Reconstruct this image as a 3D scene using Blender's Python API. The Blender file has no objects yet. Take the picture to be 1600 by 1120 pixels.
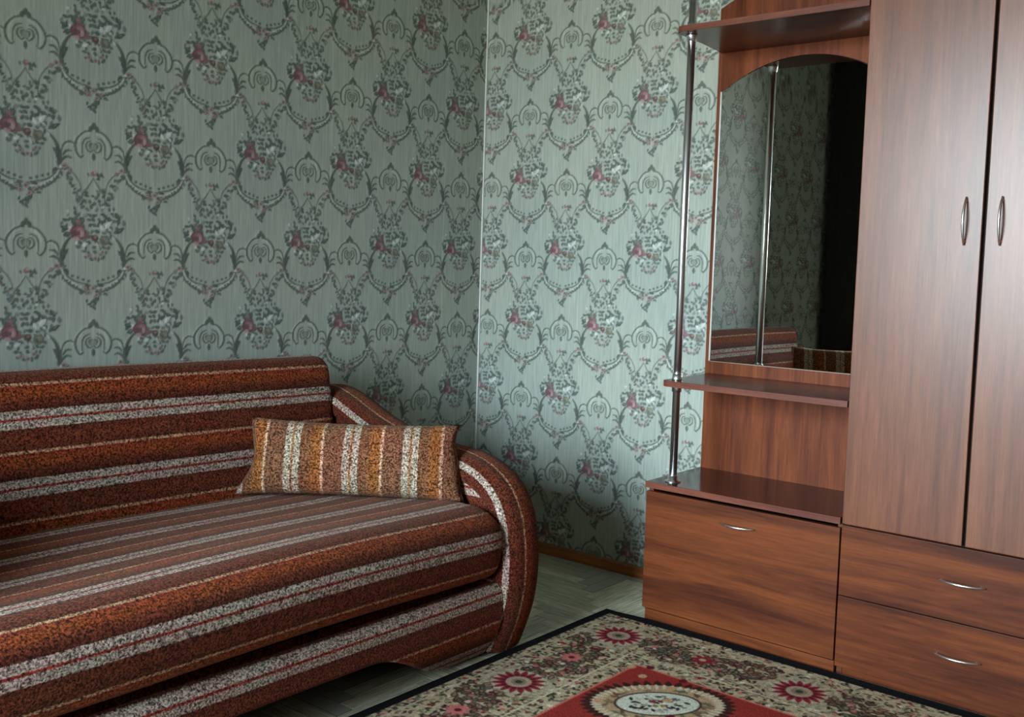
import bpy, bmesh, math, random
import numpy as np
from mathutils import Vector, Matrix

SC = bpy.context.scene
COL = SC.collection

# ------------------------------------------------------------------ camera
F_PX, CX, CY = 1587.358, 812.39, 528.76
CAM = Vector((-3.1858, -2.8549, 1.15))
yaw, pitch, roll = 0.6902, -0.0717, 0.0320
cam_d = bpy.data.cameras.new('camera')
cam = bpy.data.objects.new('camera', cam_d)
COL.objects.link(cam)
cam_d.sensor_fit = 'HORIZONTAL'
cam_d.sensor_width = 36.0
cam_d.lens = F_PX * 36.0 / 1600.0
cam_d.shift_x = (800.0 - CX) / 1600.0
cam_d.shift_y = (CY - 560.0) / 1600.0
cam_d.clip_start = 0.02
_f = Vector((math.cos(yaw) * math.cos(pitch), math.sin(yaw) * math.cos(pitch), math.sin(pitch)))
_r = Vector((math.sin(yaw), -math.cos(yaw), 0.0))
_u = _r.cross(_f)
_r2 = math.cos(roll) * _r + math.sin(roll) * _u
_u2 = -math.sin(roll) * _r + math.cos(roll) * _u
_m = Matrix((_r2, _u2, -_f)).transposed().to_4x4()
_m.translation = CAM
cam.matrix_world = _m
SC.camera = cam

# ------------------------------------------------------------------ room size
W_X = -5.4          # window wall
L_Y = -3.35         # wall behind the photographer
H_Z = 2.70
WIN_Y0, WIN_Y1, WIN_Z0, WIN_Z1 = -2.20, -0.35, 0.75, 2.58

# ------------------------------------------------------------------ daylight
world = bpy.data.worlds.new('daylight')
SC.world = world
world.use_nodes = True
nt = world.node_tree
nt.nodes.clear()
wo = nt.nodes.new('ShaderNodeOutputWorld')
bg = nt.nodes.new('ShaderNodeBackground')
tc = nt.nodes.new('ShaderNodeTexCoord')
sx = nt.nodes.new('ShaderNodeSeparateXYZ')
rp = nt.nodes.new('ShaderNodeValToRGB')
mr = nt.nodes.new('ShaderNodeMapRange')
mr.inputs['From Min'].default_value = -1.0
mr.inputs['From Max'].default_value = 1.0
nt.links.new(tc.outputs['Generated'], sx.inputs[0])
nt.links.new(sx.outputs['Z'], mr.inputs['Value'])
nt.links.new(mr.outputs['Result'], rp.inputs[0])
nt.links.new(rp.outputs['Color'], bg.inputs['Color'])
nt.links.new(bg.outputs[0], wo.inputs[0])
els = rp.color_ramp.elements
els[0].position = 0.0
els[0].color = (0.26, 0.28, 0.23, 1)
els[1].position = 1.0
els[1].color = (0.55, 0.74, 1.0, 1)
for pos, c in ((0.47, (0.32, 0.34, 0.29, 1)), (0.53, (0.77, 0.90, 0.97, 1)), (0.65, (0.70, 0.88, 1.0, 1))):
    e = els.new(pos)
    e.color = c
bg.inputs['Strength'].default_value = 62.0

ld = bpy.data.lights.new('window_portal', 'AREA')
ld.shape = 'RECTANGLE'
ld.size = WIN_Z1 - WIN_Z0
ld.size_y = WIN_Y1 - WIN_Y0
ld.cycles.is_portal = True
lo = bpy.data.objects.new('window_portal', ld)
COL.objects.link(lo)
lo.location = (W_X - 0.10, (WIN_Y0 + WIN_Y1) / 2, (WIN_Z0 + WIN_Z1) / 2)
lo.rotation_euler = (0, math.radians(-90), 0)

SC.view_settings.view_transform = 'Standard'
SC.view_settings.look = 'None'
SC.view_settings.exposure = 0.0
SC.view_settings.gamma = 1.0
SC.view_settings.use_curve_mapping = False


# ------------------------------------------------------------------ helpers
def lin(*c):
    out = []
    for v in c:
        v = v / 255.0
        out.append(v / 12.92 if v <= 0.04045 else ((v + 0.055) / 1.055) ** 2.4)
    return tuple(out)


def L4(*c):
    return lin(*c) + (1.0,)


def new_mat(name):
    m = bpy.data.materials.new(name)
    m.use_nodes = True
    t = m.node_tree
    b = t.nodes['Principled BSDF']
    return m, t, b


def N(t, kind, **kw):
    n = t.nodes.new(kind)
    for k, v in kw.items():
        if k in n.inputs:
            n.inputs[k].default_value = v
        else:
            setattr(n, k, v)
    return n


def ramp(t, stops, interp='LINEAR'):
    n = t.nodes.new('ShaderNodeValToRGB')
    cr = n.color_ramp
    cr.interpolation = interp
    cr.elements[0].position = stops[0][0]
    cr.elements[0].color = stops[0][1]
    cr.elements[1].position = stops[-1][0]
    cr.elements[1].color = stops[-1][1]
    for p, c in stops[1:-1]:
        e = cr.elements.new(p)
        e.color = c
    return n


def mixc(t, fac, a, b, mode='MIX'):
    n = t.nodes.new('ShaderNodeMix')
    n.data_type = 'RGBA'
    n.blend_type = mode
    for idx, v in ((0, fac), (6, a), (7, b)):
        if hasattr(v, 'links'):
            t.links.new(v, n.inputs[idx])
        else:
            n.inputs[idx].default_value = v
    return n.outputs[2]


def math_n(t, op, a, b=None):
    n = t.nodes.new('ShaderNodeMath')
    n.operation = op
    for i, v in enumerate((a, b)):
        if v is None:
            continue
        if hasattr(v, 'links'):
            t.links.new(v, n.inputs[i])
        else:
            n.inputs[i].default_value = v
    return n.outputs[0]


def plain(name, rgb, rough=0.5, metal=0.0, spec=0.5):
    m, t, b = new_mat(name)
    co = N(t, 'ShaderNodeTexCoord')
    nz = N(t, 'ShaderNodeTexNoise', Scale=14.0, Detail=4.0)
    t.links.new(co.outputs['Object'], nz.inputs['Vector'])
    c = L4(*rgb)
    d = tuple(v * 0.86 for v in c[:3]) + (1,)
    r = ramp(t, [(0.3, d), (0.7, c)])
    t.links.new(nz.outputs['Fac'], r.inputs[0])
    t.links.new(r.outputs[0], b.inputs['Base Color'])
    b.inputs['Roughness'].default_value = rough
    b.inputs['Metallic'].default_value = metal
    b.inputs['Specular IOR Level'].default_value = spec
    return m


def wood(name, axis, light, dark, rough=0.32, spec=0.5, fine=1.0, coat=0.0):
    """Laminated board: streaks stretched along one axis (0 x, 1 y, 2 z)."""
    m, t, b = new_mat(name)
    co = N(t, 'ShaderNodeTexCoord')
    mp = N(t, 'ShaderNodeMapping')
    s = [22.0 * fine] * 3
    s[axis] = 1.3
    mp.inputs['Scale'].default_value = s
    t.links.new(co.outputs['Object'], mp.inputs['Vector'])
    n1 = N(t, 'ShaderNodeTexNoise', Scale=1.0, Detail=6.0, Roughness=0.6, Distortion=0.6)
    t.links.new(mp.outputs[0], n1.inputs['Vector'])
    mp2 = N(t, 'ShaderNodeMapping')
    s2 = [170.0] * 3
    s2[axis] = 9.0
    mp2.inputs['Scale'].default_value = s2
    t.links.new(co.outputs['Object'], mp2.inputs['Vector'])
    n2 = N(t, 'ShaderNodeTexNoise', Scale=1.0, Detail=3.0, Roughness=0.7)
    t.links.new(mp2.outputs[0], n2.inputs['Vector'])
    mid = tuple((a + c) / 2 for a, c in zip(light, dark))
    r1 = ramp(t, [(0.34, L4(*dark)), (0.47, L4(*mid)), (0.64, L4(*light))])
    t.links.new(n1.outputs['Fac'], r1.inputs[0])
    r2 = ramp(t, [(0.35, (0.80, 0.78, 0.76, 1)), (0.65, (1.08, 1.08, 1.08, 1))])
    t.links.new(n2.outputs['Fac'], r2.inputs[0])
    c = mixc(t, 1.0, r1.outputs[0], r2.outputs[0], 'MULTIPLY')
    t.links.new(c, b.inputs['Base Color'])
    b.inputs['Roughness'].default_value = rough
    b.inputs['Specular IOR Level'].default_value = spec
    b.inputs['Coat Weight'].default_value = coat
    b.inputs['Coat Roughness'].default_value = 0.26
    bp = N(t, 'ShaderNodeBump', Strength=0.06, Distance=0.002)
    t.links.new(n2.outputs['Fac'], bp.inputs['Height'])
    t.links.new(bp.outputs[0], b.inputs['Normal'])
    return m


def mesh_obj(name, verts, faces, mat, parent=None, smooth=False, uvs=None):
    me = bpy.data.meshes.new(name)
    me.from_pydata([tuple(v) for v in verts], [], [tuple(f) for f in faces])
    if uvs is not None:
        ul = me.uv_layers.new(name='UVMap')
        li = np.zeros(len(me.loops), dtype=np.int32)
        me.loops.foreach_get('vertex_index', li)
        ul.data.foreach_set('uv', np.asarray(uvs, dtype=np.float32)[li].ravel())
    me.validate()
    if smooth:
        me.polygons.foreach_set('use_smooth', [True] * len(me.polygons))
    me.update()
    o = bpy.data.objects.new(name, me)
    COL.objects.link(o)
    if mat:
        me.materials.append(mat)
    if parent is not None:
        attach(o, parent)
    return o


def attach(o, parent):
    o.parent = parent
    if parent.type == 'EMPTY':
        o.matrix_parent_inverse = (Matrix.Translation(parent.location)
                                   @ parent.rotation_euler.to_matrix().to_4x4()).inverted()


def bm_obj(name, bm, mat, parent=None, smooth=False):
    me = bpy.data.meshes.new(name)
    bmesh.ops.recalc_face_normals(bm, faces=bm.faces)
    bm.to_mesh(me)
    bm.free()
    if smooth:
        me.polygons.foreach_set('use_smooth', [True] * len(me.polygons))
    if mat:
        me.materials.append(mat)
    o = bpy.data.objects.new(name, me)
    COL.objects.link(o)
    if parent is not None:
        attach(o, parent)
    return o


def add_box(bm, a, b, bev=0.0):
    r = bmesh.ops.create_cube(bm, size=1.0)
    c = [(p + q) / 2 for p, q in zip(a, b)]
    s = [abs(q - p) for p, q in zip(a, b)]
    for v in r['verts']:
        v.co = Vector((c[0] + v.co.x * s[0], c[1] + v.co.y * s[1], c[2] + v.co.z * s[2]))
    if bev:
        ed = list({e for v in r['verts'] for e in v.link_edges})
        bmesh.ops.bevel(bm, geom=ed, offset=bev, segments=2, affect='EDGES', profile=0.6)
    return bm


def box(name, a, b, mat, parent=None, bev=0.0015):
    bm = bmesh.new()
    add_box(bm, a, b, bev)
    return bm_obj(name, bm, mat, parent)


def add_tube(bm, pts, rads, seg=16, cap=True, flat=None):
    """Tube through pts; rads is one radius per point, or (ra, rb) with flat = the rb direction."""
    rings = []
    n = len(pts)
    pts = [Vector(p) for p in pts]
    for i, p in enumerate(pts):
        d = (pts[min(i + 1, n - 1)] - pts[max(i - 1, 0)]).normalized()
        ref = Vector(flat) if flat is not None else (Vector((1, 0, 0)) if abs(d.x) < 0.9 else Vector((0, 1, 0)))
        s = d.cross(ref).normalized()
        w = s.cross(d).normalized()
        r = rads[i] if isinstance(rads[i], tuple) else (rads[i], rads[i])
        rings.append([bm.verts.new(p + s * math.cos(a) * r[0] + w * math.sin(a) * r[1])
                      for a in [2 * math.pi * k / seg for k in range(seg)]])
    for i in range(n - 1):
        for k in range(seg):
            bm.faces.new((rings[i][k], rings[i][(k + 1) % seg], rings[i + 1][(k + 1) % seg], rings[i + 1][k]))
    if cap:
        bm.faces.new(rings[0][::-1])
        bm.faces.new(rings[-1])
    return bm


def smooth_path(pts, per=6):
    P = [np.array(p, float) for p in pts]
    out = []
    for i in range(len(P) - 1):
        p0, p1, p2, p3 = P[max(i - 1, 0)], P[i], P[i + 1], P[min(i + 2, len(P) - 1)]
        for k in range(per):
            t = k / per
            out.append(0.5 * (2 * p1 + (p2 - p0) * t + (2 * p0 - 5 * p1 + 4 * p2 - p3) * t * t
                              + (3 * p1 - p0 - 3 * p2 + p3) * t ** 3))
    out.append(P[-1])
    return np.array(out)


def tag(o, label=None, cat=None, group=None, kind=None):
    if label:
        o['label'] = label
    if cat:
        o['category'] = cat
    if group:
        o['group'] = group
    if kind:
        o['kind'] = kind
    return o


def empty(name, loc, rz=0.0):
    e = bpy.data.objects.new(name, None)
    e.empty_display_size = 0.1
    e.location = loc
    e.rotation_euler = (0, 0, rz)
    COL.objects.link(e)
    return e


# ------------------------------------------------------------------ a small painter for flat prints
class Canvas:
    def __init__(self, w, h, res, bgc, lattice=None):
        self.res = res
        self.nx, self.ny = int(round(w / res)), int(round(h / res))
        self.w, self.h = w, h
        self.rgb = np.empty((self.ny, self.nx, 3), np.float32)
        self.rgb[:] = bgc
        self.hgt = np.zeros((self.ny, self.nx), np.float32)
        self.lat = lattice or [(0.0, 0.0)]

    def _paint(self, cx, cy, R, fn, col, lift, op):
        for ox, oy in self.lat:
            x, y = cx + ox, cy + oy
            i0, i1 = int((x - R) / self.res) - 1, int((x + R) / self.res) + 2
            j0, j1 = int((y - R) / self.res) - 1, int((y + R) / self.res) + 2
            i0, j0 = max(i0, 0), max(j0, 0)
            i1, j1 = min(i1, self.nx), min(j1, self.ny)
            if i0 >= i1 or j0 >= j1:
                continue
            X = (np.arange(i0, i1) + 0.5) * self.res - x
            Y = (np.arange(j0, j1) + 0.5) * self.res - y
            a = fn(X[None, :], Y[:, None])
            a = np.clip(a, 0, 1) * op
            s = self.rgb[j0:j1, i0:i1]
            s += (np.array(col, np.float32) - s) * a[..., None]
            if lift:
                h = self.hgt[j0:j1, i0:i1]
                h += (lift - h) * a

    def ell(self, cx, cy, rx, ry, ang, col, lift=0.0, op=1.0):
        ca, sa = math.cos(ang), math.sin(ang)
        k = min(rx, ry) / self.res

        def fn(X, Y):
            u, v = X * ca + Y * sa, -X * sa + Y * ca
            return 0.5 + (1 - np.sqrt((u / rx) ** 2 + (v / ry) ** 2)) * k
        self._paint(cx, cy, max(rx, ry) + self.res, fn, col, lift, op)

    def leaf(self, cx, cy, ln, wd, ang, col, lift=0.0, op=1.0):
        ca, sa = math.cos(ang), math.sin(ang)

        def fn(X, Y):
            u, v = (X * ca + Y * sa) / ln, (-X * sa + Y * ca)
            half = wd * np.clip(1 - (2 * u) ** 2, 0, 1) / 2
            return 0.5 + (half - np.abs(v)) / self.res - 0.5 * (half < 0.0004)
        self._paint(cx, cy, ln / 2 + self.res, fn, col, lift, op)

    def stroke(self, pts, w0, w1, col, lift=0.0, op=1.0):
        pts = smooth_path(pts, 5) if len(pts) > 2 else np.array(pts, float)
        n = len(pts)
        for i in range(n - 1):
            a, b = pts[i], pts[i + 1]
            t = i / max(n - 2, 1)
            w = w0 + (w1 - w0) * (1 - abs(2 * t - 1))
            m = (a + b) / 2
            d = b - a
            L = float(np.hypot(*d)) + 1e-9
            self.leaf_cap(m[0], m[1], L / 2, w / 2, math.atan2(d[1], d[0]), col, lift, op)

    def leaf_cap(self, cx, cy, hl, hw, ang, col, lift, op):
        ca, sa = math.cos(ang), math.sin(ang)

        def fn(X, Y):
            u, v = X * ca + Y * sa, -X * sa + Y * ca
            du = np.maximum(np.abs(u) - hl, 0)
            return 0.5 + (hw - np.sqrt(du * du + v * v)) / self.res
        self._paint(cx, cy, hl + hw + self.res, fn, col, lift, op)


def sample(img, fx, fy, wrap):
    """Bilinear lookup; fx, fy in pixels (centre based)."""
    ny, nx = img.shape[:2]
    fx, fy = fx - 0.5, fy - 0.5
    x0, y0 = np.floor(fx).astype(int), np.floor(fy).astype(int)
    tx, ty = (fx - x0), (fy - y0)
    if img.ndim == 3:
        tx, ty = tx[..., None], ty[..., None]

    def at(j, i):
        if wrap:
            return img[j % ny, i % nx]
        return img[np.clip(j, 0, ny - 1), np.clip(i, 0, nx - 1)]
    return ((at(y0, x0) * (1 - tx) + at(y0, x0 + 1) * tx) * (1 - ty)
            + (at(y0 + 1, x0) * (1 - tx) + at(y0 + 1, x0 + 1) * tx) * ty)


def axis_steps(*segs):
    """segs: (start, end, step) joined into one increasing coordinate list."""
    out = []
    for a, b, st in segs:
        n = max(1, int(round((b - a) / st)))
        out.append(np.linspace(a, b, n, endpoint=False))
    out.append(np.array([segs[-1][1]]))
    return np.concatenate(out)


def painted_grid(name, pos, rgb, mat, extra=None, parent=None, smooth=True, flip=False):
    """pos (ny,nx,3) grid with a colour per vertex; extra = (verts, faces, colour) appended."""
    ny, nx = pos.shape[:2]
    V = pos.reshape(-1, 3).astype(np.float32)
    C = rgb.reshape(-1, 3).astype(np.float32)
    idx = np.arange(ny * nx).reshape(ny, nx)
    q = np.stack([idx[:-1, :-1], idx[:-1, 1:], idx[1:, 1:], idx[1:, :-1]], -1).reshape(-1, 4)
    if flip:
        q = q[:, ::-1]
    ns = len(q)
    if extra:
        ev, ef, ec = extra
        q = np.concatenate([q, np.array(ef) + len(V)])
        V = np.concatenate([V, np.array(ev, np.float32)])
        C = np.concatenate([C, np.tile(np.array(ec, np.float32), (len(ev), 1))])
    me = bpy.data.meshes.new(name)
    me.vertices.add(len(V))
    me.vertices.foreach_set('co', V.ravel())
    me.loops.add(q.size)
    me.loops.foreach_set('vertex_index', q.astype(np.int32).ravel())
    me.polygons.add(len(q))
    me.polygons.foreach_set('loop_start', np.arange(0, q.size, 4, dtype=np.int32))
    sm = np.zeros(len(q), bool)
    sm[:ns] = smooth
    me.polygons.foreach_set('use_smooth', sm)
    at = me.color_attributes.new('print', 'FLOAT_COLOR', 'POINT')
    at.data.foreach_set('color', np.concatenate([C, np.ones((len(C), 1), np.float32)], 1).ravel())
    me.update(calc_edges=True)
    me.validate()
    me.materials.append(mat)
    o = bpy.data.objects.new(name, me)
    COL.objects.link(o)
    if parent is not None:
        attach(o, parent)
    return o


def box_shell(a, b, skip):
    """8 corners and 5 faces of a box; skip names the open side ('+x','-y', ...)."""
    (x0, y0, z0), (x1, y1, z1) = a, b
    v = [(x0, y0, z0), (x1, y0, z0), (x1, y1, z0), (x0, y1, z0),
         (x0, y0, z1), (x1, y0, z1), (x1, y1, z1), (x0, y1, z1)]
    f = {'-z': (0, 3, 2, 1), '+z': (4, 5, 6, 7), '-y': (0, 1, 5, 4), '+x': (1, 2, 6, 5),
         '+y': (2, 3, 7, 6), '-x': (3, 0, 4, 7)}
    return v, [f[k] for k in f if k != skip]


# ------------------------------------------------------------------ wallpaper
P, V = 0.3884, 0.5676
rng = random.Random(7)
PAPER = lin(173, 180, 170)
INK = lin(90, 97, 86)
INK2 = lin(104, 112, 96)
LEAF = [lin(76, 90, 86), lin(92, 104, 100), lin(86, 90, 86), lin(108, 116, 114), lin(72, 80, 78)]
LEAF_L = [lin(120, 136, 130), lin(140, 150, 146)]
PALE = lin(214, 220, 214)
ROSE = [lin(140, 86, 94), lin(164, 116, 122), lin(110, 62, 74), lin(190, 160, 162)]
PINKISH = lin(168, 140, 138)

cv = Canvas(P, V, 0.0013, PAPER,
            [(i * P + (P / 2 if h else 0), j * V + (V / 2 if h else 0))
             for h in (0, 1) for i in (-2, -1, 0, 1, 2) for j in (-2, -1, 0, 1, 2)])


def motif(c):
    # everything in metres from the crown's tip; +y runs down the wall
    M = P / 2                       # the bouquet hangs half a repeat beside the crown
    c.ell(M, 0.118, 0.084, 0.072, 0, lin(164, 172, 164), 0.0, 0.4)

    def leaves(n, fx, fy, size, cols, op=0.95):
        for _ in range(n):
            l = rng.uniform(0.8, 1.25) * size
            c.leaf(fx(), fy(), l, l * rng.uniform(0.42, 0.6), rng.uniform(0, 3.14), rng.choice(cols), 0.5, op)

    def dots(n, fx, fy, r, cols, op=0.9):
        for _ in range(n):
            q = r * rng.uniform(0.7, 1.3)
            c.ell(fx(), fy(), q, q * rng.uniform(0.6, 1), rng.uniform(0, 3), rng.choice(cols), 0.9, op)

    U = rng.uniform
    # lyre of twigs under the crown: stems first
    for s in (-1, 1):
        c.stroke([(0, 0.156), (s * 0.014, 0.178), (s * 0.032, 0.204), (s * 0.036, 0.232)], 0.003, 0.005, INK2, 0.5)
        c.stroke([(s * 0.102, 0.130), (s * 0.078, 0.134), (s * 0.056, 0.150), (s * 0.040, 0.176), (s * 0.034, 0.21)],
                 0.003, 0.004, INK2, 0.4)
        for k in range(20):
            t = k / 19
            x = s * (0.104 - 0.070 * t ** 0.8 + U(-0.010, 0.010))
            y = 0.124 + 0.112 * t ** 1.25 + U(-0.010, 0.010)
            l = U(0.013, 0.020)
            c.leaf(x, y, l, l * 0.52, U(0, 3.1), rng.choice(LEAF), 0.4, 0.95)
            if k % 3 == 0:
                c.ell(x + U(-0.008, 0.008), y + U(-0.008, 0.008), 0.0048, 0.0038, 0, rng.choice(LEAF_L + [PINKISH, PALE]), 0.8)
        c.ell(s * 0.086, 0.127, 0.009, 0.007, 0, PINKISH, 0.7)
        c.ell(s * 0.086, 0.127, 0.004, 0.003, 0, LEAF[4], 0.4)
        c.ell(s * 0.070, 0.138, 0.007, 0.006, 0, lin(150, 128, 134), 0.7)
    leaves(8, lambda: U(-0.028, 0.028), lambda: U(0.126, 0.160), 0.015, LEAF)
    c.ell(0.001, 0.142, 0.009, 0.007, 0, lin(146, 104, 106), 0.6)
    c.ell(0.004, 0.139, 0.004, 0.003, 0, lin(196, 170, 166), 0.8)
    leaves(10, lambda: U(-0.036, 0.036), lambda: U(0.180, 0.235), 0.015, LEAF + LEAF_L)
    for s in (-1, 1):
        # garland that closes the medallion below
        c.stroke([(M + s * 0.098, 0.138), (M + s * 0.086, 0.164), (M + s * 0.054, 0.190), (M + s * 0.012, 0.202)],
                 0.003, 0.0065, INK, 0.5)
        c.stroke([(M + s * 0.090, 0.136), (M + s * 0.076, 0.157), (M + s * 0.050, 0.172), (M + s * 0.018, 0.178)],
                 0.003, 0.0055, INK, 0.5)
        c.stroke([(M + s * 0.094, 0.138), (M + s * 0.081, 0.160), (M + s * 0.052, 0.180), (M + s * 0.016, 0.190)],
                 0.003, 0.0085, PALE, 1.0, 0.35)  # pale line paints in the glint on the embossed garland
        for k in range(9):
            t = k / 8
            c.leaf(M + s * (0.101 - 0.082 * t), 0.150 + 0.056 * t ** 0.8, 0.017, 0.0070, s * (0.9 - 0.8 * t) + 0.5 * (-1) ** k, INK, 0.4)
        for k in range(5):
            c.ell(M + s * (0.078 - 0.016 * k), 0.150 + 0.005 * k, 0.0048, 0.0042, 0, INK, 0.4)
        c.leaf(M + s * 0.080, 0.140, 0.020, 0.010, -s * 0.8, LEAF[4], 0.5)
        # the two long leaves that frame the bouquet
        c.stroke([(M + s * 0.095, 0.122), (M + s * 0.094, 0.092), (M + s * 0.080, 0.058), (M + s * 0.058, 0.036)],
                 0.004, 0.011, INK, 0.8)
        c.leaf(M + s * 0.090, 0.096, 0.052, 0.016, s * 1.35, LEAF[4], 0.7)
        c.leaf(M + s * 0.083, 0.088, 0.028, 0.010, s * 0.9, LEAF[2], 0.7)
        # scrolls from crown to medallion
        c.stroke([(s * 0.056, 0.062), (s * 0.072, 0.057), (s * 0.090, 0.070), (s * 0.099, 0.115)], 0.0035, 0.0055, INK, 0.7)
        c.stroke([(s * 0.066, 0.083), (s * 0.080, 0.084), (s * 0.092, 0.098), (s * 0.099, 0.120)], 0.004, 0.0075, INK, 0.7)
        c.stroke([(s * 0.066, 0.103), (s * 0.078, 0.100), (s * 0.090, 0.108), (s * 0.099, 0.124)], 0.004, 0.0075, INK, 0.7)
        c.stroke([(s * 0.060, 0.067), (s * 0.074, 0.064), (s * 0.086, 0.076), (s * 0.093, 0.104)], 0.002, 0.003, PALE, 0.8, 0.35)
        c.leaf(s * 0.100, 0.118, 0.026, 0.012, s * 1.2, INK, 0.7)
        # crown
        c.stroke([(s * 0.006, 0.020), (s * 0.030, 0.026), (s * 0.052, 0.052), (s * 0.053, 0.080), (s * 0.040, 0.098),
                  (s * 0.031, 0.092)], 0.0038, 0.0064, INK, 0.9)
        c.stroke([(s * 0.010, 0.027), (s * 0.030, 0.035), (s * 0.043, 0.056), (s * 0.042, 0.084)], 0.003, 0.006, PALE, 1.0, 0.28)
        c.stroke([(s * 0.010, 0.040), (s * 0.026, 0.046), (s * 0.034, 0.064), (s * 0.033, 0.088)], 0.003, 0.0048, INK, 0.8)
        c.stroke([(s * 0.008, 0.050), (s * 0.020, 0.055), (s * 0.022, 0.070), (s * 0.011, 0.081), (s * 0.002, 0.076)],
                 0.003, 0.005, INK, 0.8)
        c.stroke([(s * 0.004, 0.056), (s * 0.012, 0.060), (s * 0.010, 0.070)], 0.004, 0.006, INK2, 0.6)
        c.leaf(s * 0.008, 0.012, 0.024, 0.013, s * 0.7, INK, 0.9)
    c.ell(0, 0.066, 0.013, 0.012, 0, INK2, 0.5, 0.5)
    c.ell(0, 0.006, 0.007, 0.010, 0, INK, 0.9)
    c.leaf(0, 0.094, 0.024, 0.012, math.pi / 2, INK, 0.7)
    # clump and drop under the garland
    leaves(16, lambda: M + U(-0.042, 0.042), lambda: U(0.180, 0.208), 0.016, LEAF)
    for k in range(16):
        t = k / 15
        w = 0.036 * (1 - t) + 0.004
        l = U(0.013, 0.019)
        c.leaf(M + U(-w, w), 0.204 + 0.044 * t, l, l * 0.55, U(0, 3.1), rng.choice(LEAF), 0.5)
    for dx, dy, r in ((-0.014, 0.203, 0.008), (0.010, 0.210, 0.008), (0.0, 0.190, 0.009), (-0.024, 0.192, 0.007), (0.022, 0.196, 0.006)):
        c.ell(M + dx, dy, r, r * 0.85, 0, lin(170, 148, 142), 0.8)
        c.ell(M + dx, dy, r * 0.45, r * 0.4, 0, lin(120, 84, 82), 0.4)
    # bouquet: leaves set apart so that the paper shows between them
    def scatter(x0, x1, y0, y1, step, inside, size, cols, op=0.95):
        ny = int((y1 - y0) / step) + 1
        nx = int((x1 - x0) / step) + 1
        for j in range(ny):
            for i in range(nx):
                x = x0 + (i + 0.5 * (j % 2)) * step + U(-0.3, 0.3) * step
                y = y0 + j * step + U(-0.3, 0.3) * step
                if inside(x, y):
                    l = U(0.85, 1.2) * size
                    c.leaf(x, y, l, l * U(0.48, 0.64), U(0, 3.14), rng.choice(cols), 0.6, op)

    scatter(M - 0.10, M + 0.10, -0.04, 0.055, 0.0165,
            lambda x, y: ((x - M) / 0.098) ** 2 + ((y - 0.010) / 0.048) ** 2 < 1, 0.0175, LEAF)
    scatter(M - 0.07, M + 0.07, -0.075, -0.03, 0.0165,
            lambda x, y: abs(x - M) < 0.030 + 0.75 * (y + 0.075) + 0.01, 0.0155, LEAF + LEAF_L[:1])
    scatter(M - 0.060, M + 0.056, 0.055, 0.112, 0.0165,
            lambda x, y: abs(x - M) < 0.056 - 0.55 * (y - 0.06), 0.016, LEAF, 0.9)
    dots(16, lambda: M + U(-0.080, 0.090), lambda: U(-0.045, 0.060), 0.0042, [PALE, LEAF_L[1], LEAF_L[0], lin(156, 146, 158)], 0.85)
    # big dark leaves round the rose
    for dx, dy, a_ in ((-0.086, 0.018, 0.3), (-0.078, 0.036, 2.8), (-0.060, 0.000, 1.2), (-0.034, -0.004, 1.9), (0.050, -0.010, 0.6),
                       (0.074, -0.022, 0.9), (0.020, 0.002, 2.2), (0.080, 0.020, 2.6)):
        c.leaf(M + dx, dy, 0.026, 0.014, a_, LEAF[4], 0.7)
        c.leaf(M + dx + 0.002, dy - 0.002, 0.014, 0.005, a_, LEAF_L[0], 0.8, 0.6)
    # brown rose and small flowers
    bx, by = M + 0.034, 0.050
    c.ell(bx, by, 0.016, 0.014, 0, lin(110, 108, 94), 0.8)
    c.ell(bx + 0.002, by - 0.002, 0.010, 0.008, 0, lin(138, 134, 116), 0.9)
    c.leaf(bx - 0.003, by + 0.003, 0.018, 0.006, 0.9, lin(92, 90, 76), 0.7)
    c.ell(M + 0.004, 0.044, 0.011, 0.010, 0, lin(92, 60, 60), 0.7)
    c.ell(M + 0.006, 0.041, 0.005, 0.004, 0, lin(156, 108, 106), 0.9)
    # white lily
    c.leaf(M + 0.046, 0.004, 0.034, 0.013, -0.75, PALE, 1.0)
    c.leaf(M + 0.026, 0.012, 0.024, 0.012, 0.8, PALE, 1.0)
    c.leaf(M + 0.014, 0.066, 0.026, 0.009, 1.1, lin(190, 190, 180), 0.9, 0.85)
    c.leaf(M - 0.024, 0.064, 0.020, 0.010, -0.5, PALE, 0.9, 0.85)
    c.leaf(M + 0.062, 0.042, 0.018, 0.008, 0.9, PALE, 0.9, 0.7)
    # rose
    rx, ry = M - 0.046, 0.030
    c.ell(rx, ry, 0.024, 0.022, 0, ROSE[2], 0.9)
    c.ell(rx + 0.003, ry - 0.001, 0.019, 0.017, 0, ROSE[0], 1.0)
    c.ell(rx - 0.009, ry + 0.004, 0.009, 0.011, 0.4, ROSE[2], 0.8)
    c.ell(rx + 0.007, ry - 0.006, 0.010, 0.008, 0, ROSE[1], 1.0)
    c.ell(rx + 0.011, ry + 0.004, 0.006, 0.009, 0, ROSE[3], 1.0, 0.8)
    c.ell(rx + 0.001, ry + 0.001, 0.006, 0.006, 0, ROSE[2], 0.8)
    c.ell(rx - 0.004, ry + 0.018, 0.010, 0.006, 0.4, ROSE[3], 0.9, 0.8)
    c.ell(rx + 0.026, ry + 0.010, 0.009, 0.008, 0, ROSE[0], 0.8)
    c.ell(rx + 0.002, ry - 0.030, 0.009, 0.008, 0, ROSE[0], 0.8, 0.8)
    # trailing flowers
    for dx, dy in ((-0.014, 0.096), (0.006, 0.104), (0.022, 0.092)):
        c.ell(M + dx, dy, 0.009, 0.006, 0.2, lin(166, 136, 136), 0.8, 0.9)
        c.ell(M + dx, dy, 0.003, 0.003, 0, INK, 0.5)


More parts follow.
